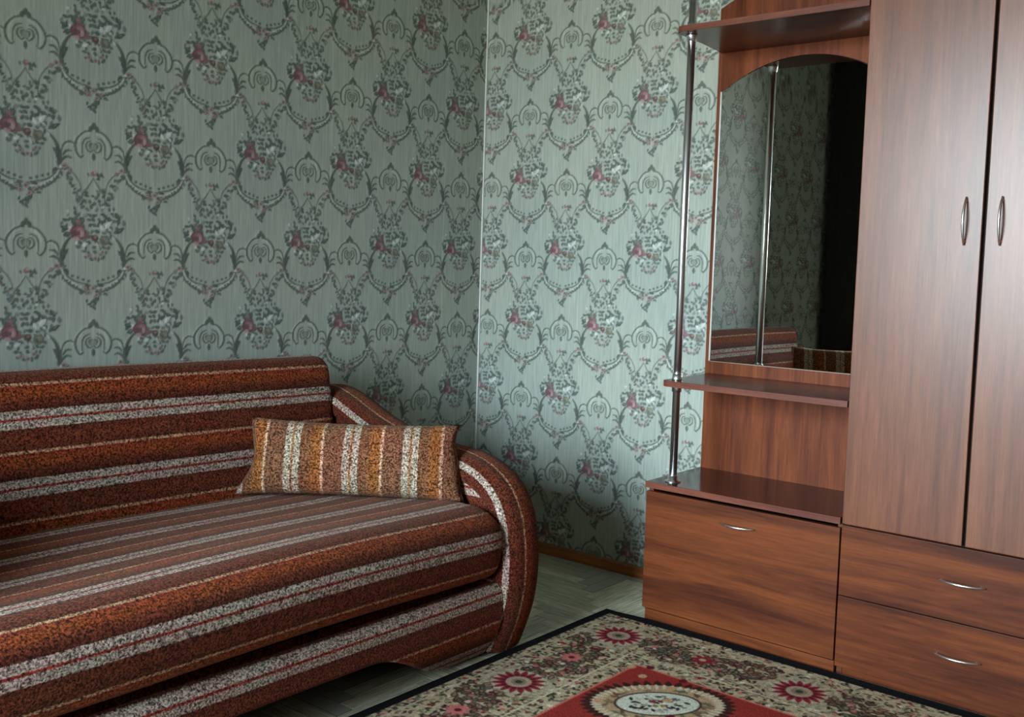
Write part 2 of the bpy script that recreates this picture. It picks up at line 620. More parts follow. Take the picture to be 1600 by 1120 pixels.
motif(cv)
tile_rgb, tile_h = cv.rgb, cv.hgt
tile_rgb = np.array(PAPER, np.float32) + (tile_rgb - np.array(PAPER, np.float32)) * 0.88     # ink blended towards the paper, taking in the washed look of the lit wall


def paper_material():
    m, t, b = new_mat('wallpaper')
    at = N(t, 'ShaderNodeVertexColor', layer_name='print')
    co = N(t, 'ShaderNodeTexCoord')
    mp = N(t, 'ShaderNodeMapping')
    mp.inputs['Scale'].default_value = (150, 150, 7)
    t.links.new(co.outputs['Object'], mp.inputs['Vector'])
    nz = N(t, 'ShaderNodeTexNoise', Scale=1.0, Detail=3.0, Roughness=0.6, Distortion=0.8)
    t.links.new(mp.outputs[0], nz.inputs['Vector'])
    r = ramp(t, [(0.34, (0.82, 0.83, 0.83, 1)), (0.66, (1.10, 1.10, 1.09, 1))])
    t.links.new(nz.outputs['Fac'], r.inputs[0])
    nb = N(t, 'ShaderNodeTexNoise', Scale=2.2, Detail=2.0)
    t.links.new(co.outputs['Object'], nb.inputs['Vector'])
    r2 = ramp(t, [(0.35, (0.93, 0.96, 0.97, 1)), (0.65, (1.03, 1.01, 0.98, 1))])
    t.links.new(nb.outputs['Fac'], r2.inputs[0])
    c = mixc(t, 1.0, at.outputs['Color'], r.outputs[0], 'MULTIPLY')
    c = mixc(t, 1.0, c, r2.outputs[0], 'MULTIPLY')
    t.links.new(c, b.inputs['Base Color'])
    b.inputs['Roughness'].default_value = 0.55
    b.inputs['Specular IOR Level'].default_value = 0.3
    bp = N(t, 'ShaderNodeBump', Strength=0.25, Distance=0.001)
    t.links.new(nz.outputs['Fac'], bp.inputs['Height'])
    t.links.new(bp.outputs[0], b.inputs['Normal'])
    return m


M_PAPER = paper_material()
XL, ZL, YR, ZR = -1.6933, 1.5174, -0.046, 2.0966


def wallpaper(h, z, h0, z0, sign):
    """h: horizontal coordinate list, z: heights; colour and relief for the grid (len(z), len(h))."""
    Hh, Zz = np.meshgrid(h, z)
    fx = (Hh - h0) * sign / cv.res
    fy = (z0 - Zz) / cv.res
    # the canvas is a whole number of pixels only nearly: rescale to its own period
    fx = fx / (P / cv.res) * cv.nx
    fy = fy / (V / cv.res) * cv.ny
    return sample(tile_rgb, fx, fy, True), sample(tile_h, fx, fy, True)


RELIEF = 0.0018
SEAMS_X = [-0.232 - 0.5826 * k for k in range(9)]


def wall_along_x(name, y, x, z, toward, thick=0.12):
    rgb, hh = wallpaper(x, z, XL, ZL, 1.0 if toward < 0 else -1.0)
    Xg, Zg = np.meshgrid(x, z)
    for sx_ in SEAMS_X:                 # paler butt joints between the paper strips
        rgb = rgb * (1 + 0.16 * np.exp(-((Xg - sx_) / 0.0028) ** 2))[..., None]
    pos = np.stack([Xg, y + toward * RELIEF * hh, Zg], -1)
    ya, yb = sorted((y, y - toward * thick))
    ex = box_shell((x[0], ya, z[0]), (x[-1], yb, z[-1]), '-y' if toward < 0 else '+y')
    return tag(painted_grid(name, pos, rgb, M_PAPER, (ex[0], ex[1], PAPER), flip=toward > 0), kind='structure')


def wall_along_y(name, x0, y, z, toward, thick=0.12):
    rgb, hh = wallpaper(y, z, YR, ZR, -1.0 if toward < 0 else 1.0)
    Yg, Zg = np.meshgrid(y, z)
    pos = np.stack([x0 + toward * RELIEF * hh, Yg, Zg], -1)
    xa, xb = sorted((x0, x0 - toward * thick))
    ex = box_shell((xa, y[0], z[0]), (xb, y[-1], z[-1]), '-x' if toward < 0 else '+x')
    return tag(painted_grid(name, pos, rgb, M_PAPER, (ex[0], ex[1], PAPER), flip=toward < 0), kind='structure')


wl = wall_along_x('wall_left', 0.0,
                  axis_steps((W_X, -3.55, 0.02), (-3.55, -2.35, 0.010), (-2.35, 0.0, 0.0034)),
                  axis_steps((0.0, 0.4, 0.03), (0.4, 2.2, 0.0034), (2.2, H_Z, 0.02)), -1)
tag(wl, 'patterned wall behind the sofa')
wr = wall_along_y('wall_right', 0.0,
                  axis_steps((L_Y, -1.25, 0.03), (-1.25, 0.0, 0.0034)),
                  axis_steps((0.0, 2.2, 0.0034), (2.2, H_Z, 0.02)), -1)
tag(wr, 'patterned wall behind the wardrobe')
M_BACKW = plain('back_wall_paint', (84, 72, 60), 0.8)
tag(box('wall_back', (W_X, L_Y - 0.1, 0.0), (0.0, L_Y, H_Z), M_BACKW, bev=0), 'wall behind the photographer', kind='structure')

M_PLASTER = plain('ceiling_paint', (150, 148, 140), 0.8)
tag(box('ceiling', (W_X, L_Y, H_Z), (0.0, 0.0, H_Z + 0.1), M_PLASTER, bev=0), kind='structure')

# window wall: four pieces of one wall around the opening, one mesh
bm = bmesh.new()
for a, b in (((W_X - 0.2, L_Y, 0), (W_X, WIN_Y0, H_Z)), ((W_X - 0.2, WIN_Y1, 0), (W_X, 0, H_Z)),
             ((W_X - 0.2, WIN_Y0, 0), (W_X, WIN_Y1, WIN_Z0)), ((W_X - 0.2, WIN_Y0, WIN_Z1), (W_X, WIN_Y1, H_Z))):
    add_box(bm, a, b)
M_WALLP = plain('plain_wall', (84, 82, 76), 0.7)
tag(bm_obj('wall_window', bm, M_WALLP), kind='structure')
M_WHITE = plain('window_white', (224, 226, 224), 0.35)
win = empty('window_1', (W_X - 0.14, (WIN_Y0 + WIN_Y1) / 2, WIN_Z0))
tag(win, kind='structure')
bm = bmesh.new()
fx0, fx1 = W_X - 0.17, W_X - 0.11
for a, b in (((fx0, WIN_Y0, WIN_Z0), (fx1, WIN_Y0 + 0.06, WIN_Z1)), ((fx0, WIN_Y1 - 0.06, WIN_Z0), (fx1, WIN_Y1, WIN_Z1)),
             ((fx0, WIN_Y0, WIN_Z0), (fx1, WIN_Y1, WIN_Z0 + 0.06)), ((fx0, WIN_Y0, WIN_Z1 - 0.06), (fx1, WIN_Y1, WIN_Z1))):
    add_box(bm, a, b)
bm_obj('window_frame', bm, M_WHITE, win)
third = (WIN_Y1 - WIN_Y0) / 3
for k in (1, 2):
    yk = WIN_Y0 + third * k
    box('mullion', (fx0, yk - 0.045, WIN_Z0 + 0.05), (fx1, yk + 0.045, WIN_Z1 - 0.05), M_WHITE, win)
mg, t, b = new_mat('window_glass')
tr = N(t, 'ShaderNodeBsdfTransparent')
gl = N(t, 'ShaderNodeBsdfGlossy', Roughness=0.02)
fr = N(t, 'ShaderNodeFresnel', IOR=1.35)
mx = N(t, 'ShaderNodeMixShader')
t.links.new(fr.outputs[0], mx.inputs[0])
t.links.new(tr.outputs[0], mx.inputs[1])
t.links.new(gl.outputs[0], mx.inputs[2])
t.links.new(mx.outputs[0], t.nodes['Material Output'].inputs['Surface'])
for k in range(3):
    box('pane', (W_X - 0.145, WIN_Y0 + third * k + 0.05, WIN_Z0 + 0.05),
        (W_X - 0.139, WIN_Y0 + third * (k + 1) - 0.05, WIN_Z1 - 0.05), mg, win, bev=0)
box('window_sill', (W_X - 0.11, WIN_Y0 - 0.05, WIN_Z0 - 0.04), (W_X + 0.16, WIN_Y1 + 0.05, WIN_Z0), M_WHITE, win, bev=0.004)

# edge of the paper in the room corner, its lit look painted near-white
M_EDGE = plain('paper_edge', (226, 228, 222), 0.5)
bm = bmesh.new()
add_box(bm, (-0.007, -0.0075, 0.035), (-0.0005, -0.0005, H_Z), 0.001)
tag(bm_obj('trim_1', bm, M_EDGE), 'thin pale paper edge running up the room corner', kind='structure')

# baseboards
M_BASEB = wood('baseboard_wood', 1, (176, 112, 58), (134, 76, 36), 0.4)


def baseboard(name, axis, a0, a1):
    prof = [(0, 0), (0.020, 0), (0.020, 0.012), (0.012, 0.034), (0.006, 0.040), (0, 0.040)]
    vs = []
    for e in (a0, a1):
        for d, z in prof:
            vs.append((-d, e, z) if axis == 'y' else (e, -d, z))
    n = len(prof)
    fs = [(i, (i + 1) % n, n + (i + 1) % n, n + i) for i in range(n)] + [tuple(range(n))[::-1], tuple(range(n, 2 * n))]
    bm = bmesh.new()
    vv = [bm.verts.new(v) for v in vs]
    for f in fs:
        bm.faces.new([vv[i] for i in f])
    return tag(bm_obj(name, bm, M_BASEB), kind='structure')


baseboard('baseboard_right', 'y', -1.098, -0.001)
baseboard('baseboard_left', 'x', W_X, -0.021)

# ------------------------------------------------------------------ floor with parquet blocks
M_SUB = plain('floor_grout', (70, 68, 60), 0.6)
fl = tag(box('floor', (W_X, L_Y, -0.1), (0.0, 0.0, -0.004), M_SUB, bev=0), 'grey-green parquet floor', kind='structure')


def parquet_mat():
    m, t, b = new_mat('parquet')
    co = N(t, 'ShaderNodeTexCoord')
    oi = N(t, 'ShaderNodeObjectInfo')
    mp = N(t, 'ShaderNodeMapping')
    mp.inputs['Scale'].default_value = (9, 130, 60)
    t.links.new(co.outputs['Object'], mp.inputs['Vector'])
    ad = N(t, 'ShaderNodeVectorMath', operation='ADD')
    t.links.new(mp.outputs[0], ad.inputs[0])
    cb = N(t, 'ShaderNodeCombineXYZ')
    t.links.new(math_n(t, 'MULTIPLY', oi.outputs['Random'], 50.0), cb.inputs[0])
    t.links.new(math_n(t, 'MULTIPLY', oi.outputs['Random'], 37.0), cb.inputs[1])
    t.links.new(cb.outputs[0], ad.inputs[1])
    nz = N(t, 'ShaderNodeTexNoise', Scale=1.0, Detail=4.0, Roughness=0.6)
    t.links.new(ad.outputs[0], nz.inputs['Vector'])
    r = ramp(t, [(0.32, L4(156, 150, 116)), (0.5, L4(204, 200, 172)), (0.66, L4(232, 230, 212))])
    t.links.new(nz.outputs['Fac'], r.inputs[0])
    r2 = ramp(t, [(0.0, (0.74, 0.76, 0.72, 1)), (0.5, (1.0, 1.0, 0.98, 1)), (1.0, (1.18, 1.17, 1.15, 1))])
    t.links.new(oi.outputs['Random'], r2.inputs[0])
    c = mixc(t, 1.0, r.outputs[0], r2.outputs[0], 'MULTIPLY')
    t.links.new(c, b.inputs['Base Color'])
    b.inputs['Roughness'].default_value = 0.32
    return m


M_PARQ = parquet_mat()
BW, BN = 0.055, 5


def block_mesh(lx, ly):
    bm = bmesh.new()
    add_box(bm, (-lx / 2 + 0.0008, -ly / 2 + 0.0008, -0.006), (lx / 2 - 0.0008, ly / 2 - 0.0008, 0.0))
    top = [e for e in bm.edges if all(v.co.z > -0.001 for v in e.verts)]
    bmesh.ops.bevel(bm, geom=top, offset=0.0008, segments=1, affect='EDGES')
    me = bpy.data.meshes.new('parquet_block')
    bm.to_mesh(me)
    bm.free()
    me.materials.append(M_PARQ)
    return me


BL = BW * BN
me_h = block_mesh(BL, BW)
rest_v, rest_f = [], []


def put_block(cx, cy, vert):
    hx, hy = (BW / 2, BL / 2) if vert else (BL / 2, BW / 2)
    x0, x1, y0, y1 = cx - hx, cx + hx, cy - hy, cy + hy
    if x1 > -0.002 or y1 > -0.002 or x0 < W_X or y0 < L_Y:
        # cut at the walls: joined into the remainder
        x0, x1, y0, y1 = max(x0, W_X), min(x1, 0), max(y0, L_Y), min(y1, 0)
        if x1 - x0 < 0.004 or y1 - y0 < 0.004:
            return
        near = False
    else:
        near = (-0.95 < cx and -1.12 < cy) or (-2.1 < cx <= -0.95 and -1.1 < cy < -0.84)
    if near:
        o = bpy.data.objects.new('parquet_block', me_h)
        COL.objects.link(o)
        o.location = (cx, cy, 0.0)
        if vert:
            o.rotation_euler = (0, 0, math.pi / 2)
        o.parent = fl
        return
    k = len(rest_v)
    g = 0.0008
    rest_v.extend([(x0 + g, y0 + g, 0), (x1 - g, y0 + g, 0), (x1 - g, y1 - g, 0), (x0 + g, y1 - g, 0)])
    rest_f.append((k, k + 1, k + 2, k + 3))


nxm, nym = int(-W_X / BW) + 12, int(-L_Y / BW) + 12
for r_ in range(-nym, 12):
    for m_ in range(-nxm // (2 * BN) - 12, nym // (2 * BN) + 12):
        c0 = r_ + 2 * BN * m_
        put_block((c0 + BN / 2) * BW, (r_ + 0.5) * BW, False)
        c1 = r_ + 2 * BN - 1 + 2 * BN * m_
        put_block((c1 + 0.5) * BW, (r_ + BN / 2) * BW, True)
M_PARQ2 = plain('parquet_far', (176, 178, 162), 0.4)
ro = mesh_obj('parquet_rest', rest_v, rest_f, M_PARQ2)
ro.parent = fl
ro['kind'] = 'stuff'

# ------------------------------------------------------------------ sofa fabric
T = 0.1755      # one repeat of the stripes


def fabric(name, shift=0.0, pal=None):
    m, t, b = new_mat(name)
    uv = N(t, 'ShaderNodeUVMap', uv_map='UVMap')
    sp = N(t, 'ShaderNodeSeparateXYZ')
    t.links.new(uv.outputs[0], sp.inputs[0])
    wob = N(t, 'ShaderNodeTexNoise', Scale=160.0, Detail=2.0)
    t.links.new(uv.outputs[0], wob.inputs['Vector'])
    w = math_n(t, 'MULTIPLY', math_n(t, 'SUBTRACT', wob.outputs['Fac'], 0.5), 0.0065)
    v = math_n(t, 'ADD', sp.outputs[1], w)
    v = math_n(t, 'ADD', v, 20 * T + shift)
    fr = math_n(t, 'FRACT', math_n(t, 'DIVIDE', v, T))
    p_ = dict(WH=(150, 138, 132), RED=(120, 40, 33), DK=(64, 27, 21), BR=(96, 46, 30), BR2=(84, 39, 29), ORG=(120, 57, 29),
              THIN=(158, 124, 98))
    p_.update(pal or {})
    WH, RED, DK, BR, BR2, ORG, THIN = (L4(*p_[k]) for k in ('WH', 'RED', 'DK', 'BR', 'BR2', 'ORG', 'THIN'))
    st = [(0.0, THIN), (0.012, THIN), (0.024, RED), (0.07, ORG), (0.17, ORG), (0.24, BR), (0.375, DK), (0.39, WH), (0.487, WH),
          (0.503, RED), (0.524, RED), (0.541, WH), (0.640, WH), (0.655, BR2), (0.80, BR), (0.965, BR2), (0.985, THIN), (1.0, THIN)]
    cr = ramp(t, st)
    t.links.new(fr, cr.inputs[0])
    # tweed: dark and light flecks
    co = N(t, 'ShaderNodeTexCoord')
    n1 = N(t, 'ShaderNodeTexNoise', Scale=185.0, Detail=2.0, Roughness=0.75)
    t.links.new(co.outputs['Object'], n1.inputs['Vector'])
    r1 = ramp(t, [(0.36, (0.10, 0.07, 0.07, 1)), (0.49, (0.85, 0.78, 0.74, 1)), (0.63, (2.1, 2.1, 2.0, 1))])
    t.links.new(n1.outputs['Fac'], r1.inputs[0])
    n2 = N(t, 'ShaderNodeTexNoise', Scale=9.0, Detail=3.0)
    t.links.new(co.outputs['Object'], n2.inputs['Vector'])
    r2 = ramp(t, [(0.35, (1.05, 0.88, 0.85, 1)), (0.65, (1.0, 1.06, 0.95, 1))])
    t.links.new(n2.outputs['Fac'], r2.inputs[0])
    c = mixc(t, 1.0, cr.outputs[0], r1.outputs[0], 'MULTIPLY')
    c = mixc(t, 1.0, c, r2.outputs[0], 'MULTIPLY')
    t.links.new(c, b.inputs['Base Color'])
    b.inputs['Roughness'].default_value = 0.95
    b.inputs['Specular IOR Level'].default_value = 0.1
    b.inputs['Sheen Weight'].default_value = 0.10
    b.inputs['Sheen Roughness'].default_value = 0.5
    b.inputs['Sheen Tint'].default_value = (0.85, 0.62, 0.48, 1)
    bp = N(t, 'ShaderNodeBump', Strength=0.5, Distance=0.003)
    t.links.new(n1.outputs['Fac'], bp.inputs['Height'])
    t.links.new(bp.outputs[0], b.inputs['Normal'])
    return m


M_FAB = fabric('striped_tweed')
M_DARK = plain('underside_cloth', (26, 20, 18), 0.9)

X_R, X_L = -0.985, -2.725       # inner faces of the two arms


def loft_x(name, prof, xs, mat, parent, v_at, caps=True, wave=None, v_of=None):
    """Sweep a (y, z) profile along x; UV v = arc length, zero-shifted so that v_at = (index, value)."""
    prof = np.asarray(prof, float)
    s = np.concatenate([[0], np.cumsum(np.hypot(*np.diff(prof, axis=0).T))])
    s = s - s[v_at[0]] + v_at[1]
    vs, uv, fs = [], [], []
    n = len(prof)
    for i, x in enumerate(xs):
        for k in range(n):
            y, z = prof[k]
            dx, dy, dz = wave(x, y, z) if wave else (0, 0, 0)
            vs.append((x + dx, y + dy, z + dz))
            uv.append((x, s[k]))
    for i in range(len(xs) - 1):
        for k in range(n - 1):
            fs.append((i * n + k, (i + 1) * n + k, (i + 1) * n + k + 1, i * n + k + 1))
    if caps:
        fs.append(tuple(range(n)))
        fs.append(tuple(reversed([(len(xs) - 1) * n + k for k in range(n)])))
    return mesh_obj(name, vs, fs, mat, parent, True, uv)


sofa = empty('sofa', ((X_R + X_L) / 2, -0.55, 0.0))
tag(sofa, 'brown, orange and white striped sofa with swooping armrests against the patterned wall', 'sofa')

pf = smooth_path([(-0.085, 0.30), (-0.088, 0.60), (-0.092, 0.78), (-0.105, 0.815), (-0.14, 0.829), (-0.18, 0.827), (-0.207, 0.815),
                  (-0.221, 0.790), (-0.237, 0.70), (-0.262, 0.56), (-0.288, 0.44), (-0.296, 0.36), (-0.29, 0.30)], 5)
iv = int(np.argmin(np.hypot(pf[:, 0] + 0.2195, pf[:, 1] - 0.800)))
xs_b = [X_R - 0.006, X_R - 0.016] + list(np.linspace(X_R - 0.03, X_L + 0.03, 40)) + [X_L + 0.016, X_L + 0.006]


def back_wave(x, y, z):
    e = min(abs(x - (X_R - 0.006)), abs(x - (X_L + 0.006)))
    k = max(0.0, 1 - e / 0.018) ** 2
    return 0, (-0.19 - y) * 0.10 * k + 0.004 * math.sin(3.1 * x + 1), (0.58 - z) * 0.05 * k + 0.004 * math.sin(2.3 * x)


loft_x('backrest', pf, xs_b, M_FAB, sofa, (iv, 0.0), wave=back_wave)

ps = smooth_path([(-0.27, 0.405), (-0.285, 0.425), (-0.33, 0.436), (-0.50, 0.442), (-0.72, 0.449), (-0.88, 0.455), (-0.945, 0.450),
                  (-0.988, 0.428), (-1.012, 0.392), (-1.018, 0.345), (-1.008, 0.295), (-0.985, 0.262), (-0.94, 0.246),
                  (-0.80, 0.242), (-0.40, 0.242)], 5)
iv = int(np.argmin(np.hypot(ps[:, 0] + 1.018, ps[:, 1] - 0.354)))
xs_s = [X_R - 0.004, X_R - 0.010, X_R - 0.022] + list(np.linspace(X_R - 0.04, X_L + 0.04, 46)) + [X_L + 0.022, X_L + 0.010, X_L + 0.004]


def seat_wave(x, y, z):
    e = min(abs(x - (X_R - 0.004)), abs(x - (X_L + 0.004)))
    k = max(0.0, 1 - e / 0.036) ** 2
    t = (x - X_L) / (X_R - X_L)
    bow = math.sin(math.pi * t)
    front = max(0.0, (-y - 0.6) / 0.4)
    top = max(0.0, min(1.0, (z - 0.40) / 0.04))
    return 0, 0.02 * k * front - 0.012 * bow * front, -0.022 * k * top + 0.010 * bow * front + 0.003 * math.sin(5 * x + 3 * y)


loft_x('seat_cushion', ps, xs_s, M_FAB, sofa, (iv, 0.515 * T + 0.017), wave=seat_wave)


def bottom_z(x):
    d = min(abs(X_R - x), abs(x - X_L))
    t = min(1.0, max(0.0, (d - 0.16) / 0.34))
    t = t * t * (3 - 2 * t)
    return 0.012 + 0.125 * t


vs, uv, fs = [], [], []
xs = np.linspace(X_R - 0.004, X_L + 0.004, 60)
NP = 16
for x in xs:
    zb = bottom_z(x)
    for k in range(NP):
        t = k / (NP - 3)
        if k <= NP - 3:
            z = 0.236 + (zb - 0.236) * t
            y = -1.006 + 0.030 * max(0.0, (z - 0.205) / 0.031) ** 2 + 0.075 * (max(0.0, 0.15 - z) / 0.15) ** 1.8
        else:
            z = zb if k == NP - 2 else 0.22
            y = -0.90
        vs.append((x, y, z))
        uv.append((x, 0.515 * T + (0.208 - z) + (0.1 if k > NP - 3 else 0)))
for i in range(len(xs) - 1):
    for k in range(NP - 1):
        fs.append((i * NP + k, (i + 1) * NP + k, (i + 1) * NP + k + 1, i * NP + k + 1))
mesh_obj('front_panel', vs, fs, M_FAB, sofa, True, uv)
box('storage_box', (X_L + 0.002, -0.89, 0.10), (X_R - 0.002, -0.09, 0.236), M_DARK, sofa)
for lx in (X_R - 0.15, X_L + 0.15):
    for ly in (-0.80, -0.18):
        bm = bmesh.new()
        add_tube(bm, [(lx, ly, 0.0), (lx, ly, 0.012), (lx, ly, 0.105)], [0.022, 0.026, 0.03], 14)
        bm_obj('leg', bm, M_DARK, sofa, True)

arm_pts = smooth_path([(-0.095, 0.02), (-0.092, 0.25), (-0.09, 0.55), (-0.093, 0.665), (-0.115, 0.702), (-0.17, 0.707), (-0.25, 0.686),
                       (-0.33, 0.654), (-0.42, 0.620), (-0.55, 0.588), (-0.70, 0.575), (-0.80, 0.566), (-0.885, 0.542),
                       (-0.955, 0.495), (-0.998, 0.425), (-1.016, 0.340), (-1.020, 0.25), (-1.006, 0.15), (-0.975, 0.06),
                       (-0.955, 0.012)], 4)


def armrest(x_in, sgn):
    w = 0.150
    n = len(arm_pts)
    core = smooth_path(arm_pts[::4], 2)
    m = len(core)
    cen = np.array([-0.55, 0.30])
    # core slab, a little inside the band
    inner = core + (cen - core) * 0.03
    vs, uv, fs = [], [], []
    for x in (x_in + sgn * 0.012, x_in + sgn * (w - 0.012)):
        for y, z in inner:
            vs.append((x, y, z))
            uv.append((y, 0.515 * T + (0.487 - z)))
    fs.append(tuple(range(m)))
    fs.append(tuple(range(2 * m - 1, m - 1, -1)))
    for k in range(m - 1):
        fs.append((k, m + k, m + k + 1, k + 1))
    fs.append((m - 1, 2 * m - 1, m, 0))
    arm = mesh_obj('armrest', vs, fs, M_FAB, sofa, False, uv)
    # upholstered band round the edge, with a pale stripe on its inner rim
    d = np.gradient(arm_pts, axis=0)
    nn = np.stack([d[:, 1], -d[:, 0]], 1)
    nn /= np.linalg.norm(nn, axis=1)[:, None]
    if ((arm_pts - cen) * nn).sum() < 0:
        nn = -nn
    sec = [(0.012, -0.060), (0.0, -0.052), (-0.004, -0.034), (-0.003, -0.016), (0.004, -0.003), (0.016, 0.006), (0.036, 0.011),
           (0.075, 0.014), (0.114, 0.011), (0.134, 0.006), (0.146, -0.004), (0.152, -0.018), (0.152, -0.036), (0.148, -0.052), (0.138, -0.06)]
    ss = np.concatenate([[0], np.cumsum([math.hypot(a[0] - b_[0], a[1] - b_[1]) for a, b_ in zip(sec[1:], sec[:-1])])])
    vs, uv, fs = [], [], []
    q = len(sec)
    al = np.concatenate([[0], np.cumsum(np.hypot(*np.diff(arm_pts, axis=0).T))])
    for i in range(n):
        for k, (a, h) in enumerate(sec):
            y, z = arm_pts[i] + nn[i] * h
            vs.append((x_in + sgn * a, y, max(z, 0.004)))
            uv.append((al[i], 0.541 * T + (ss[k] - ss[3])))
    for i in range(n - 1):
        for k in range(q - 1):
            fs.append((i * q + k, i * q + k + 1, (i + 1) * q + k + 1, (i + 1) * q + k))
    mesh_obj('armrest_band', vs, fs, M_FAB2, arm, True, uv)


def band_fabric():
    m = M_FAB.copy()
    m.name = 'band_tweed'
    cr = [n for n in m.node_tree.nodes if n.type == 'VALTORGB' and len(n.color_ramp.elements) > 10][0].color_ramp
    for e in cr.elements:
        if 0.30 < e.position < 0.53:
            e.color = L4(80, 37, 28)
    return m


M_FAB2 = band_fabric()
armrest(X_R, 1)
armrest(X_L, -1)


# ------------------------------------------------------------------ cushions
def cushion(name, A, B, z, lean, length, height, thick, v_right, seed, label, flip=False):
    rg = random.Random(seed)
    NU, NV = 44, 22
    vs, uv, fs = [], [], []
    half = (NU + 1) * (NV + 1)
    for side in (1, -1):
        for j in range(NV + 1):
            for i in range(NU + 1):
                a, c = i / NU * 2 - 1, j / NV * 2 - 1
                # pinched corners and slightly hollow edges
                ex = 1 - 0.050 * (1 - c * c) * abs(a) ** 3 + 0.02 * abs(a * c) ** 4
                ez = 1 - 0.060 * (1 - a * a) * abs(c) ** 3 + 0.04 * abs(a * c) ** 4
                prof = ((1 - abs(a) ** 3.2) * (1 - abs(c) ** 2.6)) ** 0.55
                d = side * thick / 2 * prof
                d += 0.004 * math.sin(7 * a + 3 * c + seed) * prof * side
                x = a * ex * length / 2 * (1 - 0.045 * c) + 0.006 * math.sin(4 * c + seed) * abs(a)
                zz = (c * ez * height / 2) + height / 2
                vs.append((x, d, zz))
                uv.append((zz, (length / 2 - x if not flip else length / 2 + x) - v_right))
    for s_ in (0, 1):
        o = s_ * half
        for j in range(NV):
            for i in range(NU):
                k = o + j * (NU + 1) + i
                f = (k, k + 1, k + NU + 2, k + NU + 1)
                fs.append(f if s_ else f[::-1])
    A, B = Vector(A), Vector(B)
    mid = (A + B) / 2
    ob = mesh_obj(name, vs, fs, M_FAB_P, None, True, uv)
    bm = bmesh.new()
    bm.from_mesh(ob.data)
    bmesh.ops.remove_doubles(bm, verts=bm.verts, dist=0.0004)
    bmesh.ops.recalc_face_normals(bm, faces=bm.faces)
    bm.to_mesh(ob.data)
    bm.free()
    ob.data.polygons.foreach_set('use_smooth', [True] * len(ob.data.polygons))
    ang = math.atan2(B.y - A.y, B.x - A.x)
    ob.matrix_world = (Matrix.Translation((mid.x, mid.y, z)) @ Matrix.Rotation(ang, 4, 'Z') @ Matrix.Rotation(-lean, 4, 'X'))
    return tag(ob, label, 'cushion', 'cushions on the striped sofa')


M_FAB_P = fabric('cushion_tweed_lit', pal=dict(WH=(156, 146, 134), BR=(112, 77, 56), BR2=(108, 73, 58), DK=(104, 68, 48), ORG=(128, 80, 44), RED=(138, 92, 62), THIN=(176, 142, 120)))  # window light on the cushions put into a lighter copy of the stripes
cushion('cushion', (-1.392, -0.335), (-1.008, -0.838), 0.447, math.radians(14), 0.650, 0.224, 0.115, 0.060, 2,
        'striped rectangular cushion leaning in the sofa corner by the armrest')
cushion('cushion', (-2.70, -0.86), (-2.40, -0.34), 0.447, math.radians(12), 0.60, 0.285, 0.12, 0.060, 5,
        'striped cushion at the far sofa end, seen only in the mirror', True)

# ------------------------------------------------------------------ rug
RX0, RX1, RY0, RY1 = -2.15, -0.402, -3.20, -0.972
rr = random.Random(21)
CREAM = lin(186, 166, 134)
R_DK = [lin(46, 40, 34), lin(58, 56, 46), lin(66, 40, 38), lin(38, 34, 34)]
R_MID = [lin(118, 96, 70), lin(104, 108, 84), lin(124, 78, 64), lin(132, 116, 86), lin(96, 80, 66)]
R_SAGE = [lin(152, 146, 120), lin(176, 168, 140), lin(124, 124, 102)]
CRIM, CRIM2 = lin(134, 38, 50), lin(98, 24, 36)
FIELD = lin(148, 50, 42)
PINK = lin(190, 108, 102)
rc = Canvas(RX1 - RX0, RY1 - RY0, 0.0025, CREAM)
Wd, Hd = RX1 - RX0, RY1 - RY0


def daisy(c, x, y, r):
    c.ell(x, y, r * 0.98, r * 0.98, 0, lin(184, 172, 146))
    for k in range(16):
        a = 2 * math.pi * k / 16
        c.leaf(x + 0.66 * r * math.cos(a), y + 0.66 * r * math.sin(a), r * 0.72, r * 0.25, a, CRIM)
        c.leaf(x + 0.52 * r * math.cos(a), y + 0.52 * r * math.sin(a), r * 0.34, r * 0.18, a, CRIM2)
    c.ell(x, y, r * 0.46, r * 0.46, 0, lin(176, 146, 124))
    c.ell(x, y, r * 0.28, r * 0.28, 0, lin(132, 120, 98))
    c.ell(x, y, r * 0.14, r * 0.14, 0, lin(60, 60, 50))


def scrollwork(c, x, y, along, s):
    """a clump of brown and burgundy leaves with a dark outline"""
    ca, sa = math.cos(along), math.sin(along)
    for k in range(60):
        a, r = rr.uniform(0, 6.28), math.sqrt(rr.uniform(0, 1))
        u, v = 0.115 * s * r * math.cos(a), 0.062 * s * r * math.sin(a)
        px, py = x + u * ca - v * sa, y + u * sa + v * ca
        ang = rr.uniform(0, 3.14)
        c.leaf(px, py, 0.036 * s, 0.021 * s, ang, rr.choice(R_DK))
        c.leaf(px, py, 0.026 * s, 0.012 * s, ang, rr.choice(R_MID + [lin(150, 110, 96)]))
    for k in range(5):
        u, v = rr.uniform(-0.09, 0.09) * s, rr.uniform(-0.04, 0.04) * s
        c.ell(x + u * ca - v * sa, y + u * sa + v * ca, 0.008, 0.008, 0, rr.choice([CRIM2, PINK, lin(206, 186, 160)]))


def fill_sprigs(c, x0, y0, x1, y1, n, scale=1.0):
    for _ in range(n):
        x, y = rr.uniform(x0, x1), rr.uniform(y0, y1)
        a = rr.uniform(0, 6.28)
        q = rr.random()
        if q < 0.36:
            col = rr.choice(R_DK)
        elif q < 0.66:
            col = rr.choice(R_MID)
        else:
            col = rr.choice(R_SAGE)
        c.leaf(x, y, rr.uniform(0.018, 0.034) * scale, rr.uniform(0.009, 0.015) * scale, a, col)
        if q > 0.93:
            c.ell(x, y, 0.007, 0.007, 0, rr.choice([PINK, CRIM, lin(214, 206, 184)]))


BORD = 0.340
B_OUT = 0.070
